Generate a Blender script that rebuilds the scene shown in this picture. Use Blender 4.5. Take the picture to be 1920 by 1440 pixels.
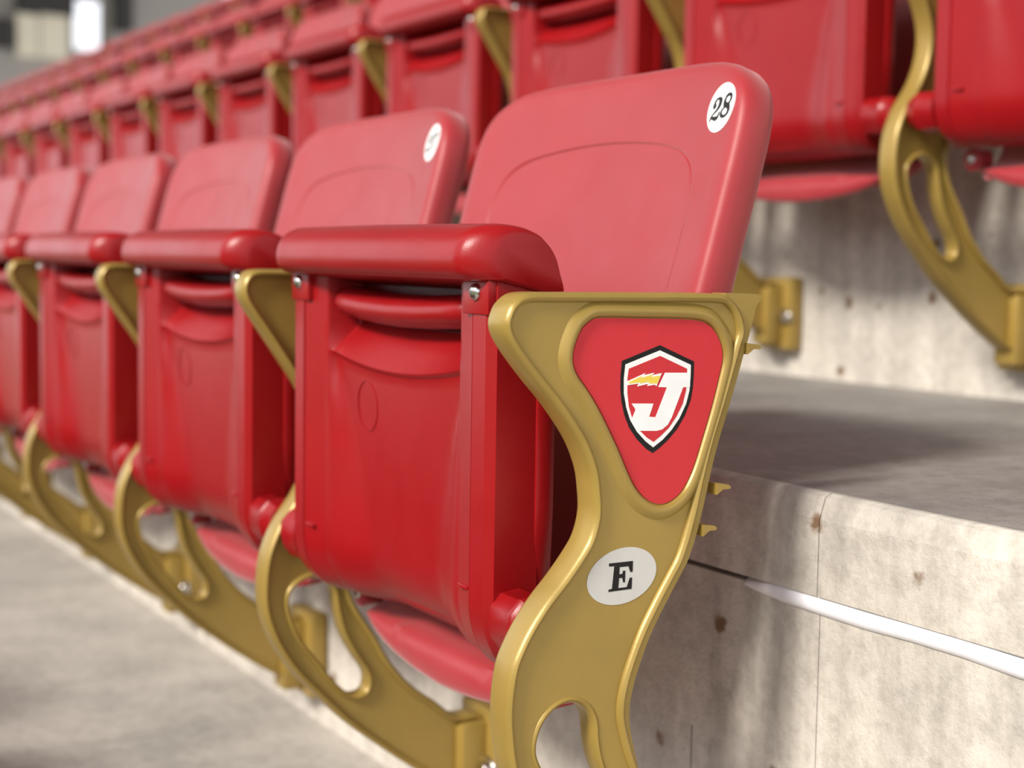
import bpy, bmesh, math, random
from mathutils import Vector, Matrix
from mathutils.geometry import tessellate_polygon, delaunay_2d_cdt

for o in list(bpy.data.objects):
    bpy.data.objects.remove(o)
SC = bpy.context.scene
COL = SC.collection

# ------------------------------------------------------------------ camera
# x runs along the rows (towards the aisle), y up into the stand, z up; metres
F_PX, CX, CY = 2900.0, 960.0, 720.0
RX = Vector((0.50193856, 0.07870634, -0.86131469))     # world axes seen in the camera frame
RY = Vector((0.8647563, -0.02731035, 0.50144859))
RZ = Vector((0.01594438, -0.99652369, -0.08176992))
CAM = Vector((0.98815286, -0.55127583, 0.0))
cam_d = bpy.data.cameras.new('camera')
cam = bpy.data.objects.new('camera', cam_d)
COL.objects.link(cam)
right = Vector((RX.x, RY.x, RZ.x)); down = Vector((RX.y, RY.y, RZ.y)); fwd = Vector((RX.z, RY.z, RZ.z))
m = Matrix.Identity(4)
for i in range(3):
    m[i][0] = right[i]; m[i][1] = -down[i]; m[i][2] = -fwd[i]; m[i][3] = CAM[i]
cam.matrix_world = m
cam_d.sensor_width = 36.0
cam_d.lens = F_PX / 1920 * 36
cam_d.clip_start = 0.02; cam_d.clip_end = 300
cam_d.dof.use_dof = True
cam_d.dof.focus_distance = 1.17
cam_d.dof.aperture_fstop = 4.4
SC.camera = cam

# ------------------------------------------------------------------ light
world = bpy.data.worlds.new('sky'); SC.world = world
world.use_nodes = True
bg = world.node_tree.nodes['Background']
bg.inputs[0].default_value = (0.93, 0.95, 1.0, 1)
bg.inputs[1].default_value = 1.55
sun_d = bpy.data.lights.new('sun', 'SUN')
sun_d.energy = 4.4; sun_d.angle = math.radians(12.0); sun_d.color = (1.0, 0.94, 0.85)
sun = bpy.data.objects.new('sun', sun_d); COL.objects.link(sun)
sun.rotation_euler = Vector((-0.26, 1.0, -0.74)).to_track_quat('-Z', 'Y').to_euler()
SC.view_settings.view_transform = 'Standard'
SC.view_settings.look = 'None'
SC.view_settings.exposure = 0.0
SC.view_settings.gamma = 1.0
SC.view_settings.use_curve_mapping = False

# ------------------------------------------------------------------ helpers
def unproject(u, v, axis, val):
    c = Vector((u - CX, v - CY, F_PX))
    r = Vector((RX.dot(c), RY.dot(c), RZ.dot(c)))
    return CAM + r * ((val - CAM[axis]) / r[axis])

def project(p):
    d = Vector(p) - CAM
    c = d.dot(fwd)
    if c < 0.05: return None
    return d.dot(right) / c * F_PX + CX, d.dot(down) / c * F_PX + CY

class MB:
    def __init__(s): s.v = []; s.f = []
    def add(s, vs, fs):
        o = len(s.v); s.v += [tuple(p) for p in vs]
        s.f += [tuple(i + o for i in f) for f in fs]; return s
    def box(s, x0, x1, y0, y1, z0, z1):
        return s.add([(x, y, z) for x in (x0, x1) for y in (y0, y1) for z in (z0, z1)],
                     [(0, 1, 3, 2), (4, 6, 7, 5), (0, 4, 5, 1), (2, 3, 7, 6), (0, 2, 6, 4), (1, 5, 7, 3)])
    def loops(s, rings, close_rings=False, cap0=False, cap1=False):
        n = len(rings[0]); vs = [p for r in rings for p in r]; fs = []
        R = len(rings)
        for a in range(R if close_rings else R - 1):
            b = (a + 1) % R
            for i in range(n):
                j = (i + 1) % n
                fs.append((a * n + i, a * n + j, b * n + j, b * n + i))
        if cap0: fs.append(tuple(range(n - 1, -1, -1)))
        if cap1: fs.append(tuple((R - 1) * n + i for i in range(n)))
        return s.add(vs, fs)
    def mesh(s, name, mat, smooth=35, bevel=0):
        me = bpy.data.meshes.new(name)
        me.from_pydata(s.v, [], s.f); me.validate()
        bm = bmesh.new(); bm.from_mesh(me)
        bmesh.ops.remove_doubles(bm, verts=bm.verts, dist=1e-6)
        if bevel:
            ed = [e for e in bm.edges if len(e.link_faces) == 2 and e.calc_face_angle(0) > .5]
            bmesh.ops.bevel(bm, geom=ed, offset=bevel, segments=2, profile=.5, affect='EDGES')
        bmesh.ops.recalc_face_normals(bm, faces=bm.faces)
        lim = math.radians(smooth)
        for f in bm.faces: f.smooth = smooth > 0
        for e in bm.edges:
            e.smooth = len(e.link_faces) == 2 and e.calc_face_angle(0) < lim
        bm.to_mesh(me); bm.free()
        if mat: me.materials.append(mat)
        return me
    def obj(s, name, mat, parent=None, **k):
        return link(name, s.mesh(name, mat, **k), parent)

def link(name, me, parent=None):
    o = bpy.data.objects.new(name, me); COL.objects.link(o)
    if parent: o.parent = parent
    return o

def thing(name, label, cat, loc=(0, 0, 0), group=None):
    o = bpy.data.objects.new(name, None); COL.objects.link(o)
    o.location = loc; o.empty_display_size = .05
    o['label'] = label; o['category'] = cat
    if group: o['group'] = group
    return o

def structure(o, label=None):
    o['kind'] = 'structure'
    if label: o['label'] = label
    return o

def crom(P, n=6, closed=True):
    out = []; N = len(P)
    rng = range(N) if closed else range(N - 1)
    for i in rng:
        g = (lambda k: P[k % N]) if closed else (lambda k: P[min(max(k, 0), N - 1)])
        p0, p1, p2, p3 = g(i - 1), g(i), g(i + 1), g(i + 2)
        for k in range(n):
            t = k / n
            out.append(tuple(.5 * (2 * b + (c - a) * t + (2 * a - 5 * b + 4 * c - d) * t * t + (3 * b - a - 3 * c + d) * t ** 3)
                             for a, b, c, d in zip(p0, p1, p2, p3)))
    if not closed: out.append(tuple(P[-1]))
    return out

def area(P): return .5 * sum(P[i - 1][0] * P[i][1] - P[i][0] * P[i - 1][1] for i in range(len(P)))

def resample(P, step, closed=True):
    Q = list(P) + ([P[0]] if closed else [])
    d = [0]
    for a, b in zip(Q, Q[1:]): d.append(d[-1] + math.dist(a, b))
    n = max(3, round(d[-1] / step)); out = []; j = 0
    for k in range(n if closed else n + 1):
        t = d[-1] * k / n
        while j < len(d) - 2 and d[j + 1] < t: j += 1
        w = (t - d[j]) / max(d[j + 1] - d[j], 1e-9)
        out.append(tuple(a + (b - a) * w for a, b in zip(Q[j], Q[j + 1])))
    return out

def inset(P, d, closed=True):
    """offset a counter-clockwise loop inwards (or an open line to its left)"""
    n = len(P); out = []
    for i in range(n):
        a, b, c = (P[i - 1], P[i], P[(i + 1) % n]) if closed else (P[max(i - 1, 0)], P[i], P[min(i + 1, n - 1)])
        def nr(p, q):
            x, y = q[0] - p[0], q[1] - p[1]; l = math.hypot(x, y)
            return None if l < 1e-9 else (-y / l, x / l)
        n1, n2 = nr(a, b), nr(b, c)
        n1 = n1 or n2; n2 = n2 or n1
        x, y = n1[0] + n2[0], n1[1] + n2[1]; l = math.hypot(x, y) or 1
        x, y = x / l, y / l
        k = d / max(.5, x * n1[0] + y * n1[1])
        out.append((b[0] + x * k, b[1] + y * k))
    return out

def ccw(P): return list(P) if area(P) > 0 else list(P)[::-1]

def fill(loops):
    """triangles over a polygon with holes, indices into the joined loops"""
    return tessellate_polygon([[Vector((p[0], p[1], 0)) for p in L] for L in loops])

def prism_x(mb, loops, x0, x1):
    """extrude loops given in (y, z) between two x"""
    tri = fill(loops); P = [p for L in loops for p in L]; n = len(P)
    mb.add([(x0, *p) for p in P] + [(x1, *p) for p in P],
           [tuple(t) for t in tri] + [tuple(i + n for i in t[::-1]) for t in tri])
    o = 0
    for L in loops:
        k = len(L)
        mb.add([(x0, *p) for p in L] + [(x1, *p) for p in L], [(i, (i + 1) % k, k + (i + 1) % k, k + i) for i in range(k)])
    return mb

def sweep_rim(mb, L, sec):
    """sec: (inward offset, x) points of the rim section, L: ccw loop in (y, z)"""
    return mb.loops([[(x, *p) for p in inset(L, n)] for n, x in sec], close_rings=True)

def smoothstep(a, b, x):
    t = min(max((x - a) / (b - a), 0), 1); return t * t * (3 - 2 * t)

# ------------------------------------------------------------------ materials
def new_mat(name):
    mt = bpy.data.materials.new(name); mt.use_nodes = True
    nt = mt.node_tree; return mt, nt, nt.nodes['Principled BSDF']

def nd(nt, kind, **k):
    n = nt.nodes.new(kind)
    for a, b in k.items():
        if a.startswith('_'): setattr(n, a[1:], b)
        else: n.inputs[a].default_value = b
    return n

def coords(nt, scale=(1, 1, 1), kind='Object'):
    tc = nt.nodes.new('ShaderNodeTexCoord'); mp = nt.nodes.new('ShaderNodeMapping')
    mp.inputs['Scale'].default_value = scale
    nt.links.new(tc.outputs[kind], mp.inputs[0]); return mp.outputs[0]

def ramp(nt, src, stops):
    r = nt.nodes.new('ShaderNodeValToRGB'); nt.links.new(src, r.inputs[0])
    while len(r.color_ramp.elements) < len(stops): r.color_ramp.elements.new(.5)
    for e, (p, c) in zip(r.color_ramp.elements, stops): e.position = p; e.color = (*c, 1) if len(c) == 3 else c
    return r.outputs[0]

def mix(nt, fac, a, b, mode='MIX'):
    x = nt.nodes.new('ShaderNodeMix'); x.data_type = 'RGBA'; x.blend_type = mode
    for s, v in ((0, fac), (6, a), (7, b)):
        if hasattr(v, 'links'): nt.links.new(v, x.inputs[s])
        else: x.inputs[s].default_value = v if s == 0 else (*v, 1)
    return x.outputs[2]

def noise(nt, vec, scale, detail=4, rough=.6):
    n = nd(nt, 'ShaderNodeTexNoise', Scale=scale, Detail=detail, Roughness=rough)
    nt.links.new(vec, n.inputs['Vector']); return n.outputs['Fac']

def bump(nt, bs, h, strength, dist):
    b = nd(nt, 'ShaderNodeBump', Strength=strength, Distance=dist)
    nt.links.new(h, b.inputs['Height']); nt.links.new(b.outputs[0], bs.inputs['Normal'])

def plastic(name, c1, c2, rough, grain=.25, spec=.5):
    mt, nt, bs = new_mat(name); v = coords(nt)
    nt.links.new(ramp(nt, noise(nt, v, 9, 3), [(.35, c1), (.7, c2)]), bs.inputs['Base Color'])
    nt.links.new(ramp(nt, noise(nt, v, 14, 3), [(.3, (rough - .05,) * 3), (.7, (rough + .06,) * 3)]), bs.inputs['Roughness'])
    bs.inputs['Specular IOR Level'].default_value = spec
    bump(nt, bs, noise(nt, v, 900, 2), grain, .0004)
    return mt

def paint(name, c, rough, metal=0., grain=.12):
    mt, nt, bs = new_mat(name); v = coords(nt)
    c2 = tuple(x * .86 for x in c)
    nt.links.new(ramp(nt, noise(nt, v, 12, 3), [(.3, c2), (.7, c)]), bs.inputs['Base Color'])
    bs.inputs['Roughness'].default_value = rough; bs.inputs['Metallic'].default_value = metal
    bump(nt, bs, noise(nt, v, 420, 2), grain, .0005)
    return mt

def flat(name, c, rough=.5):
    mt, nt, bs = new_mat(name)
    v = coords(nt)
    nt.links.new(ramp(nt, noise(nt, v, 60, 2), [(.3, tuple(x * .95 for x in c)), (.7, c)]), bs.inputs['Base Color'])
    bs.inputs['Roughness'].default_value = rough; bs.inputs['Specular IOR Level'].default_value = .22
    return mt

M = {}
M['seat'] = plastic('red_seat_plastic', (.27, .0050, .0070), (.30, .0065, .009), .32, .22, .30)
M['back'] = plastic('red_back_plastic', (.33, .018, .024), (.36, .023, .030), .44)
for nm, w in (('back', .38),):
    b_ = M[nm].node_tree.nodes['Principled BSDF']; b_.inputs['Sheen Weight'].default_value = w; b_.inputs['Sheen Roughness'].default_value = .45; b_.inputs['Sheen Tint'].default_value = (1, .72, .72, 1)
M['gold'] = paint('gold_paint', (.37, .248, .058), .34, .2)
M['logo_red'] = flat('logo_red', (.62, .035, .045), .45)
M['white'] = flat('sticker_white', (.93, .93, .92), .4)
M['paper'] = flat('sticker_paper', (.62, .60, .57), .45)
M['black'] = flat('print_black', (.012, .011, .011), .45)
M['yellow'] = flat('print_yellow', (.86, .66, .10), .45)
mt, nt, bs = new_mat('steel'); bs.inputs['Metallic'].default_value = 1; bs.inputs['Base Color'].default_value = (.62, .60, .57, 1); bs.inputs['Roughness'].default_value = .25; M['steel'] = mt

def concrete(name, light, dark, streak=.5, rust=True, rough=.85):
    mt, nt, bs = new_mat(name)
    v = coords(nt); vs = coords(nt, (9, 1, .8))
    base = ramp(nt, noise(nt, v, 5, 8, .65), [(.32, dark), (.68, light)])
    fine = ramp(nt, noise(nt, v, 60, 6, .7), [(.3, (.68, .67, .65)), (.58, (1, 1, 1))])
    c = mix(nt, .8, base, fine, 'MULTIPLY')
    st = ramp(nt, noise(nt, vs, 3.2, 4, .55), [(.35, (.70, .69, .68)), (.62, (1, 1, 1))])
    c = mix(nt, streak, c, st, 'MULTIPLY')
    if rust:
        vo = nd(nt, 'ShaderNodeTexVoronoi', Scale=13.0); nt.links.new(v, vo.inputs['Vector'])
        nn = noise(nt, v, 70, 3)
        ad = nt.nodes.new('ShaderNodeMath'); ad.operation = 'MULTIPLY_ADD'
        nt.links.new(nn, ad.inputs[0]); ad.inputs[1].default_value = .22; nt.links.new(vo.outputs['Distance'], ad.inputs[2])
        f = ramp(nt, ad.outputs[0], [(.19, (1, 1, 1)), (.25, (0, 0, 0))])
        c = mix(nt, f, c, (.17, .10, .055))
    nt.links.new(c, bs.inputs['Base Color'])
    bs.inputs['Roughness'].default_value = rough
    h = mix(nt, .5, noise(nt, v, 45, 8, .7), noise(nt, v, 260, 3), 'MIX')
    bump(nt, bs, h, .5, .004)
    return mt
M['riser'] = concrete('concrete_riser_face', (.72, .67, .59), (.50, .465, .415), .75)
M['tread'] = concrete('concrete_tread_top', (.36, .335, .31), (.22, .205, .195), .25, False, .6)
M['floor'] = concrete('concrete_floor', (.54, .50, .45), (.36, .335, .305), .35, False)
M['caulk'] = flat('caulk_white', (.80, .79, .83), .5)
M['joint'] = flat('joint_dark', (.16, .15, .14), .9)

# ------------------------------------------------------------------ concrete stand
P_, DY, DZ = .53, .855, .48           # seat pitch, row depth, row rise
RISER_Y, FLOOR_Z = .31, -.672
def tread_z(k): return FLOOR_Z + DZ * k
def x_span(k): return (-6 - 4 * k, 3.0)

def concrete_level(k):
    """floor slab of row k together with the riser that starts behind it"""
    x0, x1 = x_span(k); y1 = RISER_Y + DY * k; z = tread_z(k); y0 = y1 - DY
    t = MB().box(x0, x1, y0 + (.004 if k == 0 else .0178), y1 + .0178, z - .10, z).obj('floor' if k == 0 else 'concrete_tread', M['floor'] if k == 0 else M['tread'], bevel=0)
    structure(t, 'bare concrete floor in front of the front row of seats' if k == 0 else 'concrete tread under seat row %d' % (k + 1))
    if k > 3: return
    r = bpy.data.objects.new('concrete_riser', None); COL.objects.link(r)
    structure(r, 'concrete riser wall behind seat row %d' % (k + 1))
    zt = z + DZ; zj = zt - .086
    cuts = [x0, -1.9, .0195, x1] if k == 0 else [x0, (x0 + x1) / 2, x1]
    for a, b in zip(cuts, cuts[1:]):
        a += .0006; b -= .0006
        sec = [(y1, zj), (y1, zt - .021), (y1 + .006, zt - .003), (y1 + .012, zt), (y1 + .018, zt), (y1 + .018, zj)]
        MB().loops([[(x, *p) for p in sec] for x in (a, b)], cap0=True, cap1=True).obj('upper_panel', M['riser'], r, smooth=0)
        MB().box(a, b, y1 + .004, y1 + .06, z - .05, zj - .006).obj('lower_panel', M['riser'], r, smooth=0)
    MB().box(x0, x1, y1 + .0125, y1 + .055, zj - .014, zj + .002).obj('joint_gap', M['joint'], r, smooth=0)
    if k == 0:
        rings = []
        for i in range(60):
            x = -.082 + i * (x1 + .08) / 59
            w = .3 if i == 0 else 1
            wob = .0012 * math.sin(i * 1.7) + .0008 * math.sin(i * .61)
            rings.append([(x, y1 + .006 - .0065 * w * math.cos(t), zj - .0085 + .0085 * w * math.sin(t) + wob) for t in [j * math.pi / 5 - math.pi / 2 for j in range(6)]] + [(x, y1 + .02, zj + .004), (x, y1 + .02, zj - .018)])
        MB().loops(rings, cap0=True, cap1=True).obj('caulk_bead', M['caulk'], r, smooth=60)['label'] = 'white caulk bead along the joint'
        MB().box(-.1525, -.1515, y1 + .0034, y1 + .0045, FLOOR_Z, -.435).obj('crack_line', M['joint'], r, smooth=0)
for k in range(5): concrete_level(k)

# the rest of the stadium around this block: roof above, terrace and pitch below, stand opposite
M['roof'] = flat('roof_underside', (.22, .21, .20), .9)
M['grass'] = flat('pitch_grass', (.07, .13, .04), .9)
M['far_stand'] = flat('far_stand_seats', (.22, .10, .09), .9)
structure(MB().box(-45, 14, -5.5, 26, 9.0, 9.5).obj('roof', M['roof'], smooth=0), 'flat canopy roof over the stand')
sec = [(RISER_Y - DY + .003, FLOOR_Z)]
for j in range(1, 9):
    sec += [(RISER_Y - DY * j, FLOOR_Z - DZ * (j - 1) - (.001 if j == 1 else 0)), (RISER_Y - DY * j, FLOOR_Z - DZ * j)]
sec = sec[1:] + [(RISER_Y - DY * 9, FLOOR_Z - DZ * 8), (RISER_Y - DY * 9, FLOOR_Z - DZ * 9 - .5), (RISER_Y - DY, FLOOR_Z - DZ * 9 - .5)]
tri = fill([sec]); mb = MB(); mb.loops([[(x, *p) for p in sec] for x in (-30, 8)])
structure(mb.obj('lower_terrace', M['floor'], smooth=0), 'concrete terrace stepping down to the pitch')
structure(MB().box(-80, 80, -75, -7, -5.6, -5.3).obj('pitch', M['grass'], smooth=0), 'grass pitch in front of the stand')
structure(MB().add([(x, y, z) for x in (-80, 80) for y, z in ((-72, -5.3), (-98, 13), (-98, -5.3))], [(0, 1, 4, 3), (1, 2, 5, 4), (0, 3, 5, 2), (0, 2, 1), (3, 4, 5)]).obj('opposite_stand', M['far_stand'], smooth=0), 'seated stand across the pitch')

# ------------------------------------------------------------------ gold stanchions
RIM = [(0, .005), (0, .025), (.0012, .0285), (.0035, .030), (.006, .0288), (.0072, .026),
       (.0072, .004), (.006, .0012), (.0035, 0), (.0012, .0015)]
END_FRONT = [(0.0187, -0.0258), (0.0068, -0.0327), (0.0021, -0.0411), (0.0005, -0.0487), (0.0038, -0.0591), (0.0138, -0.073),
             (0.0289, -0.0904), (0.0462, -0.1089), (0.0605, -0.1268), (0.0702, -0.1416), (0.0777, -0.1596), (0.0805, -0.1758),
             (0.0814, -0.192), (0.077, -0.209), (0.0688, -0.2217), (0.0551, -0.2382), (0.0401, -0.254), (0.0267, -0.2714),
             (0.0178, -0.2863), (0.0118, -0.2999), (0.0085, -0.317), (0.0074, -0.3328), (0.0082, -0.3501), (0.0118, -0.3747),
             (.020, -.398), (.034, -.424), (.055, -.452), (.083, -.482), (.116, -.513), (.153, -.542), (.19, -.568), (.235, -.597), (.27, -.612), (.288, -.615)]
END_BACK = [(.288, -.525), (.255, -.512), (.222, -.488), (.190, -.465), (.163, -.438), (.141, -.414), (0.1272, -0.3923), (0.1198, -0.3649), (0.118, -0.3463),
            (0.1214, -0.3275), (0.1279, -0.3086), (0.1373, -0.2875), (0.1498, -0.2662), (0.1615, -0.248), (0.1713, -0.232),
            (0.1808, -0.2045), (0.19, -0.1672), (0.1974, -0.1411), (0.2089, -0.1079), (0.2214, -0.0686), (0.2247, -0.059),
            (0.2309, -0.0367), (0.236, -0.0296), (0.2326, -0.0262), (.20, -.0254), (.12, -.0252), (.05, -.0252)]
MID_FRONT = [(0.0150, -0.0170), (0.0040, -0.0235), (-0.0005, -0.0345), (0.0014, -0.0462), (.0095, -.060), (.028, -.086), (0.0498, -0.1175), (.066, -.142), (.077, -.170), (.0795, -.195),
             (.0745, -.222), (.064, -.246), (0.0505, -0.2657), (0.0388, -0.2827), (0.0277, -0.3086), (0.0232, -0.335), (0.0232, -0.3624),
             (0.0292, -0.3877), (0.0416, -0.414), (0.0608, -0.4419), (0.0876, -0.4706), (0.12, -0.5029), (0.1562, -0.5322),
             (0.19, -0.5576), (.235, -.588), (.27, -.608), (.288, -.613)]
MID_BACK = [(.288, -.522), (0.2511, -0.5116), (0.224, -0.491), (0.1968, -0.4707), (0.1706, -0.4413), (0.1524, -0.4104), (0.1295, -0.3754),
            (.121, -.352), (.123, -.325), (.133, -.296), (.150, -.266), (.168, -.236), (.181, -.204), (.191, -.165), (.205, -.118), (.221, -.066),
            (.231, -.036), (.2325, -.020), (.20, -.017), (.12, -.0165), (.05, -.0165)]
MID_HOLE = [(0.082, -0.3404), (0.0628, -0.346), (0.0533, -0.3587), (0.0558, -0.3793), (0.0679, -0.4056), (0.0874, -0.4313), (0.1072, -0.4569),
            (0.1253, -0.472), (0.1404, -0.4705), (0.1441, -0.4592), (0.1402, -0.447), (0.1275, -0.4286), (0.1142, -0.4039), (0.1066, -0.3777), (0.101, -0.352)]
END_HOLE = [(.118, -.455), (.094, -.435), (.070, -.414), (.050, -.395), (0.0385, -0.376), (0.0357, -0.3647), (0.0392, -0.3509), (0.0478, -0.340), (0.0603, -0.3344), (0.072, -0.3361), (0.0808, -0.343),
            (0.0855, -0.3529), (0.0871, -0.3688), (0.0925, -0.3889), (.106, -.415), (.122, -.438)]
RED_PANEL = [(0.0829, -0.0436), (0.1166, -0.0441), (0.1496, -0.0447), (0.1716, -0.0458), (0.1837, -0.049), (0.1926, -0.0567), (0.1982, -0.0672),
             (0.1994, -0.077), (0.1964, -0.0909), (0.1894, -0.1158), (0.1815, -0.1393), (0.1736, -0.1612), (0.1655, -0.1761), (0.1572, -0.1839),
             (0.1472, -0.1881), (0.1371, -0.1874), (0.127, -0.182), (0.1185, -0.1732), (0.1116, -0.1619), (0.1031, -0.1451), (0.0946, -0.1299),
             (0.083, -0.1107), (0.0732, -0.0971), (0.0651, -0.0876), (0.061, -0.0796), (0.0601, -0.0717), (0.0622, -0.0625), (0.0674, -0.0521), (0.0743, -0.0462)]

def stanchion_parts(front, back, hole, plate_x):
    L = resample(ccw(crom(front + back, 5)), .004)
    H = resample(ccw(crom(hole, 4)), .004)
    rim = sweep_rim(MB(), L, RIM)
    ho = MB().loops([[(x, *p) for p in inset(H, -n)] for n, x in [(0, .008), (0, .022), (.001, .0255), (.003, .0265), (.005, .0255), (.006, .022), (.006, .008), (.005, .0045), (.003, .0035), (.001, .0045)]], close_rings=True)
    plate = prism_x(MB(), [inset(L, .003), inset(H, -.002)], *plate_x)
    foot = MB().box(-.028, .058, .286, RISER_Y + .003, -.628, -.506)
    boss = MB().box(-.006, .036, .255, .294, -.618, -.520)
    return dict(rim=rim.mesh('rim', M['gold'], smooth=50), hole_rim=ho.mesh('hole_rim', M['gold'], smooth=50),
                plate=plate.mesh('plate', M['gold']), mounting_foot=foot.mesh('mounting_foot', M['gold'], bevel=.006),
                foot_boss=boss.mesh('foot_boss', M['gold'], bevel=.006))

def bolt_mesh(r=.0085):
    mb = MB()
    prof = [(.0, 1.75), (.0025, 1.75), (.0027, 1.05), (.0095, 1.0), (.0115, .8)]
    for (d0, s0), (d1, s1) in zip(prof, prof[1:]):
        n = 18 if s0 > 1.2 and s1 > 1.2 else 18
        A = [(r * s0 * math.cos(t), -d0, r * s0 * math.sin(t)) for t in [2 * math.pi * i / n for i in range(n)]]
        B = [(r * s1 * math.cos(t), -d1, r * s1 * math.sin(t)) for t in [2 * math.pi * i / n for i in range(n)]]
        mb.loops([A, B], cap1=(d1 == prof[-1][0]))
    return mb.mesh('bolt', M['steel'], smooth=40)
BOLT = bolt_mesh()
MID = stanchion_parts(MID_FRONT, MID_BACK, MID_HOLE, (.009, .021))
END_RIM_BACK = [(y - .0052 * smoothstep(-.40, -.33, z), z) for y, z in END_BACK if z < -.058] + [(.2192, -.050), (.2140, -.038), (.2045, -.029), (.190, -.0256), (.12, -.0252), (.05, -.0252)]
END = stanchion_parts(END_FRONT, END_RIM_BACK, END_HOLE, (.012, .0252))
fl = [(y, z) for y, z in END_BACK if z > -.40][:-2]
fl = crom(fl, 4, closed=False)
fl = fl + [(.200, -.031), (.2105, -.039)] + [(y - .008, z) for y, z in fl[::-1] if z < -.055]
END['rear_flange'] = prism_x(MB(), [ccw(fl)], .010, .0265).mesh('rear_flange', M['gold'], smooth=30)

def stanchion(name, parts, loc, label, group=None):
    t = thing(name, label, 'seat support', loc, group)
    for n, me in parts.items():
        o = link(n, me, t)
        if n == 'mounting_foot':
            for dx in (-.016, .046):
                b = link('bolt', BOLT, o); b.location = (dx, .286, -.572)
    return t

# ------------------------------------------------------------------ folding seats
SPINE = [(.291, .184), (.2875, .176), (.280, .15), (.2665, .10), (.253, .05), (.233, -.024), (.207, -.12), (.186, -.20), (.168, -.27), (.157, -.305),
         (.148, -.328), (.136, -.344), (.120, -.353), (.104, -.3575), (.0955, -.3595), (.0935, -.3625), (.0930, -.370), (.0930, -.383), (.093, -.402)]
SP = crom(SPINE, 8, closed=False)
SL = [0]
for a, b in zip(SP, SP[1:]): SL.append(SL[-1] + math.dist(a, b))
def spine(s):
    s = min(max(s, 0), SL[-1] - 1e-6); j = 0
    lo, hi = 0, len(SL) - 1
    while hi - lo > 1:
        md = (lo + hi) // 2
        if SL[md] <= s: lo = md
        else: hi = md
    a, b = SP[lo], SP[lo + 1]; w = (s - SL[lo]) / (SL[lo + 1] - SL[lo])
    dy, dz = b[0] - a[0], b[1] - a[1]; l = math.hypot(dy, dz)
    return a[0] + dy * w, a[1] + dz * w, (-dz / l, dy / l)      # normal pointing to the rear
def s_of_z(z):
    for i in range(len(SP) - 1):
        if SP[i][1] >= z >= SP[i + 1][1]:
            w = (SP[i][1] - z) / max(SP[i][1] - SP[i + 1][1], 1e-9); return SL[i] + w * (SL[i + 1] - SL[i])
    return 0 if z > SP[0][1] else SL[-1]
def back_pt(u, s, t):
    y, z, n = spine(s); t *= 1 - .62 * smoothstep(.40, .50, s) if t > 0 else 1
    w = 1 - smoothstep(.30, .50, s)
    y -= (.022 * w - .012 * (1 - w)) * (u / .228) ** 2      # side wings come forward, lower lip bows forward in the middle
    return (u, y + n[0] * t, z + n[1] * t)

half = [(0, .179), (.08, .1785), (.13, .1768), (.165, .1735), (.190, .166), (.209, .154), (.221, .138), (.2265, .118), (.228, .09), (.2275, .04), (.226, -.024),
        (.222, -.12), (.216, -.20), (.208, -.27), (.202, -.315), (.194, -.343), (.181, -.358), (.160, -.371), (.12, -.383), (.06, -.391), (0, -.394)]
half = [(u, s_of_z(z)) for u, z in half]
OUT = crom(half, 4, closed=False)
OUT = OUT + [(-u, s) for u, s in OUT[-2:0:-1]]
OUT = resample(ccw(OUT), .007)
SEC = [(.015, 0), (.0095, .0010), (.005, .0034), (.0018, .0080), (0, .015), (0, .028), (.002, .034), (.006, .0375), (.012, .039)]
GRO = [(-.166, -.10), (-.168, -.05), (-.171, 0), (-.172, .035), (-.1685, .06), (-.158, .08), (-.138, .093), (-.105, .101), (-.05, .1065), (0, .108)]
GRO = GRO + [(-u, z) for u, z in GRO[-2::-1]]
GRO = resample(crom([(u, s_of_z(z)) for u, z in GRO], 5, closed=False), .005, closed=False)

def back_mesh():
    mb = MB()
    mb.loops([[back_pt(u, s, t) for u, s in inset(OUT, n)] for n, t in SEC])
    B = inset(OUT, SEC[0][0])
    pts = [Vector(p) for p in B]; edges = [(i, (i + 1) % len(B)) for i in range(len(B))]
    depth = {}
    for d, h in ((-.0032, 0), (-.0013, 0), (0, .0016), (.0013, 0), (.0032, 0)):
        o = len(pts); Ls = inset(GRO, d, closed=False)
        pts += [Vector(p) for p in Ls]; edges += [(o + i, o + i + 1) for i in range(len(Ls) - 1)]
        if h:
            for p in Ls: depth[(round(p[0], 5), round(p[1], 5))] = h
    gx = [Vector(p) for p in GRO]
    inB = inset(OUT, SEC[0][0] + .006)
    def inside(p, L):
        c = False
        for i in range(len(L)):
            a, b = L[i - 1], L[i]
            if (a[1] > p[1]) != (b[1] > p[1]) and p[0] < (b[0] - a[0]) * (p[1] - a[1]) / (b[1] - a[1]) + a[0]: c = not c
        return c
    s = .012
    while s < SL[-1]:
        for i in range(-16, 17):
            q = Vector((i * .0135, s))
            if inside(q, inB) and min((q - g).length for g in gx) > .006: pts.append(q)
        s += .0135
    v2, e2, f2, *_ = delaunay_2d_cdt(pts, edges, [], 1, 1e-6)
    mb.add([back_pt(p.x, p.y, depth.get((round(p.x, 5), round(p.y, 5)), 0)) for p in v2], [tuple(f) for f in f2])
    # rear skin
    R = inset(OUT, SEC[-1][0])
    s = .012; pr = [Vector(p) for p in R]; er = [(i, (i + 1) % len(R)) for i in range(len(R))]
    iR = inset(OUT, SEC[-1][0] + .012)
    while s < SL[-1]:
        for i in range(-7, 8):
            q = Vector((i * .03, s))
            if inside(q, iR): pr.append(q)
        s += .02
    v2, e2, f2, *_ = delaunay_2d_cdt(pr, er, [], 1, 1e-6)
    mb.add([back_pt(p.x, p.y, SEC[-1][1]) for p in v2], [tuple(f) for f in f2])
    return mb.mesh('backrest', M['back'], smooth=50)

def ledge_z(a): return -.104 + .013 * min(a / .14, 1) ** 2

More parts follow.
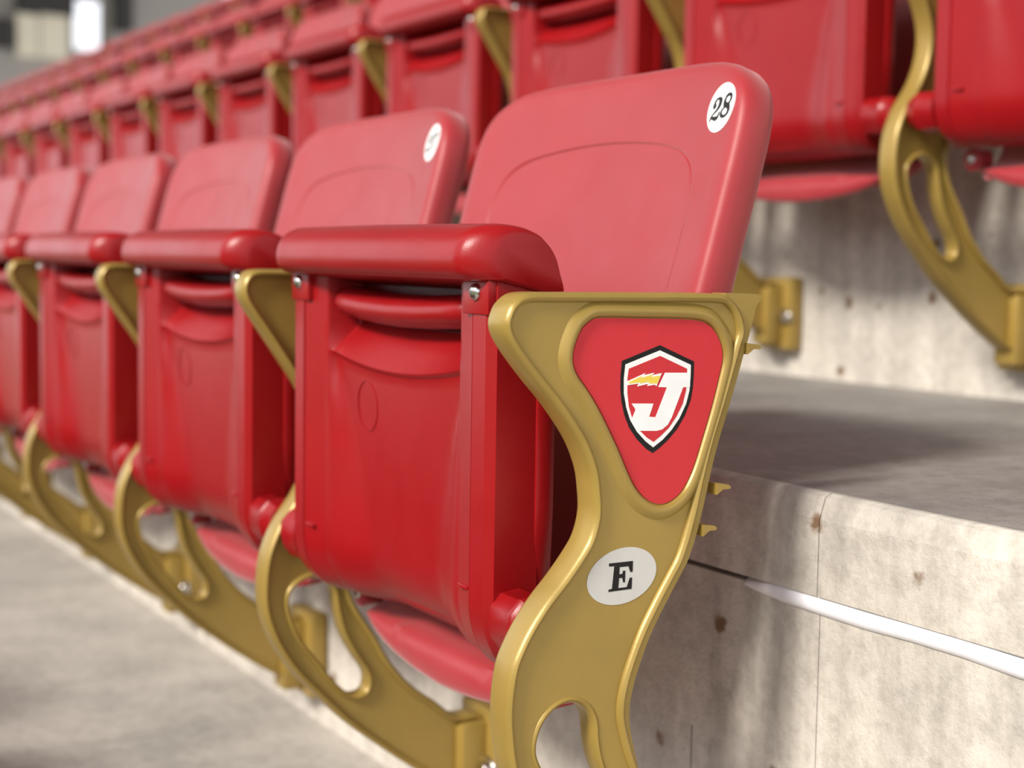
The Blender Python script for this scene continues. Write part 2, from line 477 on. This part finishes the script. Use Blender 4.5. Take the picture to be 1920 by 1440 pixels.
def pan_front(a, z):
    """depth of the folded seat's underside at distance a from its middle"""
    if a > .1775: y = .033
    elif a > .1745: y = .0348
    elif a > .140: y = .034 + (.1745 - a) / .0345 * .008
    else: y = .042
    y += .006 * smoothstep(.199, .207, a)
    inner = .132 - .05 * smoothstep(-.11, -.29, -abs(z) if z < 0 else z)
    zl = ledge_z(a)
    if z > -.066: p = .0745
    elif z > zl: p = .0745 - (z + .066) / (zl + .066) * .0285
    else: p = .0465 + .004 * smoothstep(0, .006, zl - z) + .052 * max(0, zl - z)
    w = 1 - smoothstep(inner - .02 * smoothstep(-.10, -.16, z), .1395, a)
    return y + (p - y) * w

def pan_mesh():
    us = sorted(set([0] + [s * v for s in (-1, 1) for v in
         [.207, .2055, .203, .199, .19, .1777, .1773, .1747, .1743, .165, .155, .145, .1402, .1385, .137, .135, .133, .130, .125, .12, .115, .11, .1, .09, .08, .07, .06, .045, .03, .015]]))
    zs = [-.012, -.03, -.05, -.0655, -.0665, -.076, -.086, -.096, -.1035, -.1045, -.106, -.108, -.112, -.118, -.125] + [-.135 - .012 * i for i in range(12)] + [-.275, -.283, -.291, -.299, -.307, -.314, -.321, -.327, -.331, -.3335]
    g = []
    for z in zs:
        row = []
        for u in us:
            a = abs(u); zz = z
            zl = ledge_z(a)
            if -.104 < z < -.066: zz = -.066 + (z + .066) * (zl + .066) / -.038
            elif -.18 < z <= -.104: zz = zl + (z + .104) * (zl + .18) / .076
            y = pan_front(a, zz)
            if z < -.275:
                t = (-.275 - z) / .0587
                y += .046 * (1 - math.sqrt(max(0, 1 - t * t)))
            uu = u * (1 - .03 * smoothstep(-.30, -.335, z) if z < -.3 else 1)
            row.append((uu, y, zz))
        g.append(row)
    W, Hn = len(us), len(zs); mb = MB()
    mb.add([p for r in g for p in r], [(i * W + j, i * W + j + 1, (i + 1) * W + j + 1, (i + 1) * W + j) for i in range(Hn - 1) for j in range(W - 1)])
    loop = g[0] + [r[-1] for r in g[1:]] + g[-1][-2::-1] + [r[0] for r in g[-2:0:-1]]
    mb.loops([loop, [(p[0], max(.078, p[1] + .002), p[2]) for p in loop]], cap1=True)
    return mb.mesh('seat_pan', M['seat'], smooth=28)

def shell_mesh():
    """the sitting surface's skin, seen as a raised edge round the back of the folded seat"""
    h = [(0, -.004), (.19, -.005), (.207, -.010), (.2095, -.024), (.2095, -.20), (.206, -.26), (.196, -.295), (.17, -.315), (0, -.32)]
    L = [(u, z) for u, z in h] + [(-u, z) for u, z in h[-2:0:-1]]
    L = ccw(L); mb = MB()
    mb.loops([[(p[0], y, p[1]) for p in inset(L, n)] for n, y in ((.004, .0745), (.001, .0755), (0, .078), (0, .088), (.002, .092), (.008, .0945))], cap0=True, cap1=True)
    return mb.mesh('seat_shell', M['seat'], smooth=40)

def lip_mesh():
    sec = crom([(.0165, -.0165), (.0110, -.011), (.009, -.001), (.0125, .011), (.021, .0205), (.035, .0255), (.052, .0245), (.068, .0185), (.081, .006), (.090, -.012), (.094, -.030), (.055, -.024), (.022, -.0185)], 4)
    c = (.050, -.002); rings = []
    st = [(.2125, .68, .74), (.2110, .74, .86), (.2075, .82, .94), (.2025, .895, .98), (.1965, .965, 1), (.1915, .995, 1), (.186, 1, 1), (.12, 1, 1.015), (0, 1, 1.03)]
    for u, sy, sz in [(-a, b, d) for a, b, d in st] + st[-2::-1]:
        rings.append([(u, .094 + (y - .094) * sy, c[1] + (z - c[1]) * (sz if z > c[1] else min(1, sz + .2))) for y, z in sec])
    return MB().loops(rings, cap0=True, cap1=True).mesh('seat_lip', M['seat'], smooth=45)

def bar_mesh():
    rings = []; n = 14
    us = [-.1395, -.138, -.135, -.130, -.122, -.10, -.06, 0, .06, .10, .122, .130, .135, .138, .1395]
    for u in us:
        k = math.sqrt(max(.02, 1 - max(0, (abs(u) - .122) / .0177) ** 2))
        zc = -.0495 + .006 * (u / .14) ** 2; yc = .062 + .006 * (u / .14) ** 2
        rings.append([(u, yc - .024 * k * math.cos(t), zc + .0148 * k * math.sin(t)) for t in [2 * math.pi * i / n for i in range(n)]])
    return MB().loops(rings, cap0=True, cap1=True).mesh('grip_bar', M['seat'], smooth=60)

def screw_mesh():
    r = .0068; mb = MB(); n = 16; prof = [(0, 1), (.0012, 1), (.0032, .86), (.0046, .55), (.0050, .22), (.0034, .18)]
    mb.loops([[(r * s * math.cos(t), -d, r * s * math.sin(t)) for t in [2 * math.pi * i / n for i in range(n)]] for d, s in prof], cap1=True)
    return mb.mesh('screw', M['steel'], smooth=50)

def boss_mesh(sg):
    """hinge boss bridging the seat and the stanchion"""
    prof = [(.034, -.285), (.036, -.272), (.045, -.262), (.062, -.260), (.080, -.268), (.086, -.285), (.080, -.304), (.062, -.314), (.045, -.309), (.037, -.298)]
    rings = [[(sg * x, .06 + (y - .06) * k, -.287 + (z + .287) * k) for y, z in prof] for x, k in ((.200, .97), (.2275, .97), (.229, 1.0), (.2335, 1.0), (.235, .95), (.2485, .80), (.250, .72))]
    return MB().loops(rings, cap0=True, cap1=True).mesh('hinge_boss', M['seat'], smooth=30)

def ring_mesh():
    mb = MB(); n = 28; k = 6
    mb.loops([[(-.066 + (.0215 + .0003 * math.cos(b)) * math.cos(t), .0502 + .052 * (.0375 - .0235 * math.sin(t)) - .0005 * math.sin(b), -.140 + (.0235 + .0003 * math.cos(b)) * math.sin(t)) for b in [2 * math.pi * j / k for j in range(k)]]
              for t in [2 * math.pi * i / n for i in range(n)]], close_rings=True)
    return mb.mesh('molded_ring', M['seat'], smooth=60)

def tab_mesh(sg):
    return MB().box(*sorted((sg * .1625, sg * .2055)), .0312, .040, -.045, -.014).mesh('rail_tab', M['seat'], bevel=.001)
def dash_mesh(sg):
    return MB().box(*sorted((sg * .155, sg * .172)), .0335, .042, -.2665, -.263).mesh('mold_mark', M['seat'], bevel=.0006)
def lug_mesh():
    mb = MB(); n = 16
    mb.loops([[(r * math.cos(t), y, r * math.sin(t)) for t in [2 * math.pi * i / n for i in range(n)]] for r, y in ((.015, .01), (.015, -.012), (.0125, -.014))], cap1=True)
    return mb.mesh('back_lug', M['back'], smooth=40)

BACK, PAN, SHELL, LIP, BAR, SCREW = back_mesh(), pan_mesh(), shell_mesh(), lip_mesh(), bar_mesh(), screw_mesh()
BOSS = {s: boss_mesh(s) for s in (-1, 1)}; TAB = {s: tab_mesh(s) for s in (-1, 1)}; DASH = {s: dash_mesh(s) for s in (-1, 1)}
RING, LUG = ring_mesh(), lug_mesh()
for me in (PAN, SHELL, LIP, BAR, RING, *TAB.values(), *DASH.values()):
    me.transform(Matrix.Scale(.97, 4, (1, 0, 0)))

def folding_seat(loc, label, group, detail=True):
    t = thing('folding_seat', label, 'stadium seat', loc, group)
    link('backrest', BACK, t); p = link('seat_pan', PAN, t); link('seat_shell', SHELL, t); link('seat_lip', LIP, t)
    link('grip_bar', BAR, t)
    for s in (-1, 1):
        link('hinge_boss', BOSS[s], t)
        w = link('screw', SCREW, p); w.location = (s * .180, .0312, -.0275)
        if detail:
            link('rail_tab', TAB[s], p); link('mold_mark', DASH[s], p)
            l = link('back_lug', LUG, t); l.location = (s * .196, .118, -.346)
            w = link('screw', SCREW, l); w.location = (0, -.0135, 0)
    if detail: link('molded_ring', RING, p)
    return t

# ------------------------------------------------------------------ the rows
PHASE = {0: 0.0, 1: 0.0, 2: -.415 + .53, 3: -.20}
ROWN = ['front', 'second', 'third', 'fourth']
ORD = ['first', 'second', 'third', 'fourth', 'fifth', 'sixth', 'seventh', 'eighth', 'ninth', 'tenth', 'eleventh', 'twelfth', 'thirteenth', 'fourteenth', 'fifteenth', 'sixteenth',
       'seventeenth', 'eighteenth', 'nineteenth', 'twentieth', 'twenty-first', 'twenty-second', 'twenty-third', 'twenty-fourth', 'twenty-fifth', 'twenty-sixth']
def in_frame(x0, x1, y0, y1, z0, z1, mx=25):
    c = [project((x, y, z)) for x in (x0, x1) for y in (y0, y1) for z in (z0, z1)]
    c = [q for q in c if q]
    if not c: return False
    xs = [q[0] for q in c]; ys = [q[1] for q in c]
    return max(xs) > -mx and min(xs) < 1920 + mx and max(ys) > -mx and min(ys) < 1440 + mx

SEATS = {}
for k in range(4):
    y, z = DY * k, DZ * k; n = m_ = 0
    for i in range(-1, 60):
        sx = PHASE[k] - P_ * i
        if k == 0 and i < 0: continue
        if in_frame(sx, sx + .03, y, y + .31, z - .62, z - .017):
            if k == 0 and i == 0:
                ES = stanchion('end_stanchion', END, (sx, y, z), 'gold end support with red shield logo panel at the aisle end of the front row')
            else:
                w = ('gold curved seat support in the %s row, %s' % (ROWN[k], 'next to the logo panel support' if k == 0 and i == 1 else ORD[m_] + (' from the aisle' if k == 0 else ' from the right')))
                stanchion('seat_stanchion', MID, (sx, y, z), w, 'gold supports of the %s row' % ROWN[k])
            m_ += 1
        xc = sx - .25
        if in_frame(xc - .23, xc + .23, y, y + .31, z - .41, z + .18):
            if k == 0 and i == 0: lb = 'folded red seat numbered 28 at the aisle end of the front row'
            elif k == 0: lb = 'folded red seat in the front row, %s from the aisle' % ORD[n]
            else: lb = 'folded red seat in the %s row, %s from the right' % (ROWN[k], ORD[n])
            SEATS[(k, i)] = folding_seat((xc, y, z), lb, 'folded red seats of the %s row' % ROWN[k], k < 2)
            n += 1

for i in range(7):
    if i < 6: folding_seat((PHASE[0] - P_ * i - .25, -DY, -DZ), 'folded red seat in the row below the front row, %s from the aisle' % ORD[i], 'folded red seats of the row below', False)
    stanchion('seat_stanchion', MID, (PHASE[0] - P_ * i, -DY, -DZ), 'gold curved seat support in the row below the front row, %s from the aisle' % ORD[i], 'gold supports of the row below')

# ------------------------------------------------------------------ end panel: ridge, red panel, shield, row letter
RP = resample(ccw(crom(RED_PANEL, 4)), .003)
sweep_rim(MB(), RP, [(.0, .0252), (-.0008, .0278), (-.0022, .0292), (-.0048, .0298), (-.0075, .0288), (-.0100, .0268), (-.0125, .0248), (-.006, .024)]).obj('panel_ridge', M['gold'], ES, smooth=60)
lp = prism_x(MB(), [inset(RP, .0006)], .0245, .0264).obj('logo_panel', M['logo_red'], ES)
lp['label'] = 'red panel with a shield holding a white J and lightning bolt'
SHB = [(0.1386, -0.0651), (0.1714, -0.0783), (0.1713, -0.0902), (0.1708, -0.0992), (0.1691, -0.1081), (0.1639, -0.1199), (0.1569, -0.1301), (0.148, -0.1387), (0.14, -0.1445), (0.1342, -0.1478),
       (0.1281, -0.1444), (0.1192, -0.1366), (0.1119, -0.1275), (0.1072, -0.1178), (0.1043, -0.1075), (0.103, -0.0972), (0.1029, -0.0885), (0.1039, -0.0765)]
SHW = [(0.1387, -0.0691), (0.1682, -0.0808), (0.1683, -0.0901), (0.1675, -0.1006), (0.1646, -0.111), (0.1585, -0.122), (0.1514, -0.1306), (0.1434, -0.1377), (0.1344, -0.1434), (0.1273, -0.1385),
       (0.119, -0.1307), (0.1126, -0.1216), (0.1088, -0.112), (0.1063, -0.101), (0.106, -0.09), (0.1071, -0.0792)]
SHR = [(0.1389, -0.0733), (0.1646, -0.0837), (0.1648, -0.0901), (0.1642, -0.1005), (0.1613, -0.1109), (0.1557, -0.1204), (0.1486, -0.129), (0.1415, -0.1347), (0.1345, -0.1392), (0.1281, -0.1355),
       (0.1208, -0.1293), (0.1143, -0.1202), (0.111, -0.1113), (0.1094, -0.1011), (0.1091, -0.0901), (0.1102, -0.0825)]
JJ = [(0.1437, -0.0863), (0.1675, -0.0869), (0.1678, -0.0978), (0.1612, -0.098), (0.1511, -0.1209), (0.1476, -0.1264), (0.1423, -0.1299), (0.1369, -0.1308), (0.1203, -0.13), (0.1139, -0.1206),
      (0.1172, -0.1138), (0.1134, -0.109), (0.1336, -0.1097), (0.1299, -0.1196), (0.1357, -0.1202), (0.1459, -0.0976), (0.1377, -0.0971)]
BW = [(0.1092, -0.0919), (0.1254, -0.0861), (0.1241, -0.0877), (0.1338, -0.086), (0.1316, -0.0879), (0.1406, -0.0865), (0.1359, -0.0965), (0.1343, -0.0952), (0.1274, -0.0961), (0.1283, -0.0944),
      (0.1181, -0.0961), (0.1194, -0.094), (0.1092, -0.0949)]
BY = [(0.1102, -0.0925), (0.1223, -0.0883), (0.1213, -0.0898), (0.1323, -0.0872), (0.1303, -0.0893), (0.1393, -0.0883), (0.1366, -0.0944), (0.1287, -0.0941), (0.1291, -0.0928), (0.1202, -0.0939),
      (0.1207, -0.093), (0.1105, -0.0938)]
for n, P, mt, h in (('shield_border', SHB, 'black', 1), ('shield_band', SHW, 'white', 2), ('shield_field', SHR, 'logo_red', 3),
                    ('letter_j', JJ, 'white', 4), ('bolt_outline', BW, 'white', 5), ('lightning_bolt', BY, 'yellow', 6)):
    prism_x(MB(), [ccw(P)], .0262, .0264 + .00012 * h).obj(n, M[mt], lp, smooth=0)
EL = [(.109 + .0316 * math.cos(t) + .004 * math.sin(t), -.2411 + .0219 * math.sin(t)) for t in [2 * math.pi * i / 48 for i in range(48)]]
st = prism_x(MB(), [EL], .0245, .0256).obj('row_sticker', M['paper'], ES, smooth=0); st['label'] = 'off-white oval sticker with black letter E'
prism_x(MB(), [EL, inset(EL, .0012)][:1], .0245, .0255).obj('sticker_edge', M['white'], st, smooth=0).scale = (1, 1, 1)
EPX = [(845, 290), (980, 275), (978, 335), (965, 338), (955, 305), (905, 310), (903, 350), (920, 348), (925, 330), (937, 330), (935, 395), (925, 397), (920, 370), (902, 372), (897, 428), (945, 422),
       (962, 370), (975, 368), (972, 432), (842, 450), (843, 437), (862, 432), (875, 305), (846, 307)]
EP = [unproject(860 + a / 3, 960 + b / 3, 0, .0256)[1:] for a, b in EPX]
prism_x(MB(), [ccw(EP)], .0255, .0258).obj('letter_e', M['black'], st, smooth=0)
for (y, z, a) in ((.221, -.0665, -.1), (.1945, -.1765, -.1), (.182, -.2085, -.1)):
    L = [(y, z + .002), (y + .011, z + .0005), (y + .0135, z - .0012), (y + .0125, z - .003), (y + .006, z - .003), (y, z - .007)]
    prism_x(MB(), [ccw(L)], .018, .030).obj('rear_tab', M['gold'], ES, smooth=0)

# ------------------------------------------------------------------ seat number stickers, laid on the curved backrest
def on_back(u, s, t): return back_pt(u, s, t)
def px_to_back(px, py, xc):
    """photo pixel to the backrest's own (u, s) surface coordinates"""
    c = Vector((px - CX, py - CY, F_PX)); r = Vector((RX.dot(c), RY.dot(c), RZ.dot(c))).normalized()
    lo, hi = 1.0, 2.0
    for _ in range(50):
        md = (lo + hi) / 2; p = CAM + r * md
        q = back_pt(p.x - xc, s_of_z(p.z), 0)
        if p.y < q[1]: lo = md
        else: hi = md
    return p.x - xc, s_of_z(p.z)

def number_sticker(seat, digits):
    u0, s0 = .189, s_of_z(.128)
    mb = MB(); n = 40; rings = []
    for r in (.0215, .014, .007, .0005):
        rings.append([on_back(u0 + r * math.cos(t), s0 + r * 1.02 * math.sin(t), -.0006) for t in [2 * math.pi * i / n for i in range(n)]])
    mb.loops([[on_back(u0 + .0215 * math.cos(t), s0 + .0219 * math.sin(t), .001) for t in [2 * math.pi * i / n for i in range(n)]]] + rings, cap1=True)
    o = mb.obj('number_sticker', M['white'], seat, smooth=60); o['label'] = 'round white sticker with black seat number'
    for loops in digits:
        LL = [[(u0 + a, s0 + b) for a, b in L] for L in loops]
        tri = fill(LL); P = [p for L in LL for p in L]
        m2 = MB(); k = len(P)
        m2.add([on_back(u, s, -.0010) for u, s in P] + [on_back(u, s, -.0004) for u, s in P], [tuple(t) for t in tri])
        q = 0
        for L in LL:
            kk = len(L); m2.f += [(q + i, q + (i + 1) % kk, k + q + (i + 1) % kk, k + q + i) for i in range(kk)]; q += kk
        m2.obj('digit', M['black'], o, smooth=0)
TWO = [(520, 750), (498, 745), (498, 690), (515, 645), (545, 570), (590, 515), (640, 487), (675, 490), (692, 520), (690, 570), (670, 640), (630, 720), (575, 790), (505, 860), (462, 915),
       (490, 902), (530, 900), (560, 897), (585, 870), (602, 830), (618, 790), (633, 796), (620, 850), (590, 930), (550, 982), (512, 995), (475, 975), (452, 955), (430, 990), (414, 1022), (400, 1018),
       (430, 940), (462, 880), (512, 815), (570, 740), (608, 660), (628, 590), (622, 550), (600, 547), (574, 575), (555, 620), (568, 650), (558, 700)]
EIGHT = [[(870, 390), (895, 410), (900, 450), (885, 530), (850, 590), (835, 620), (840, 660), (835, 740), (800, 830), (740, 900), (690, 930), (650, 925), (630, 890), (635, 840), (665, 760), (715, 700), (710, 650),
          (715, 600), (740, 530), (780, 450), (820, 405)],
         [(850, 455), (860, 490), (845, 550), (810, 600), (780, 600), (765, 570), (780, 510), (815, 470)],
         [(770, 715), (785, 750), (775, 800), (740, 850), (700, 865), (675, 840), (680, 790), (710, 740), (740, 715)]]
SEVEN = [(735, 470), (750, 440), (905, 395), (900, 430), (840, 560), (790, 700), (755, 830), (745, 905), (690, 925), (700, 840), (740, 700), (800, 560), (840, 480), (770, 500), (735, 560), (722, 560)]
C0 = SEATS[(0, 0)].location.x
cu, cs = px_to_back(1300 + 655 * .0903, 140 + 705 * .0903, C0)
def dig(L):
    return [(a - cu, b - cs) for a, b in [px_to_back(1300 + x * .0903, 140 + y * .0903, C0) for x, y in L]]
number_sticker(SEATS[(0, 0)], [[dig(TWO)], [dig(L) for L in EIGHT]])
number_sticker(SEATS[(0, 1)], [[dig(TWO)], [dig(SEVEN)]])

# ------------------------------------------------------------------ building at the far end of the stand
XB = -24.0
M['bwall'] = flat('far_wall_grey', (.33, .295, .26), .9)
M['bcream'] = flat('far_panel_cream', (.72, .64, .48), .8)
M['bdark'] = flat('far_dark', (.05, .045, .042), .9)
bd = thing('far_building', 'blurred grey building with cream panels and a bright opening beyond the seats', 'building', (XB, 8, -1))
def far_box(name, mt, px0, px1, py0, py1, d0, d1):
    a = unproject(px0, py1, 0, XB); b = unproject(px1, py0, 0, XB)
    o = MB().box(d0, d1, a.y - 8, b.y - 8, a.z + 1, b.z + 1).obj(name, M[mt], bd, smooth=0)
far_box('wall', 'bwall', -200, 137, -160, 200, -.6, 0)
far_box('wall', 'bwall', 207, 420, -160, 200, -.6, 0)
far_box('wall', 'bwall', 137, 207, -160, -12, -.6, 0)
far_box('wall', 'bwall', 137, 207, 98, 200, -.6, 0)
far_box('column', 'bdark', 211, 236, -160, 60, 0, .4)
far_box('column', 'bdark', -10, 18, 40, 90, 0, .3)
far_box('lintel', 'bdark', 30, 132, -8, 24, 0, .3)
far_box('panel', 'bcream', 28, 68, 30, 105, 0, .15)
far_box('panel', 'bcream', 72, 122, 30, 108, 0, .15)
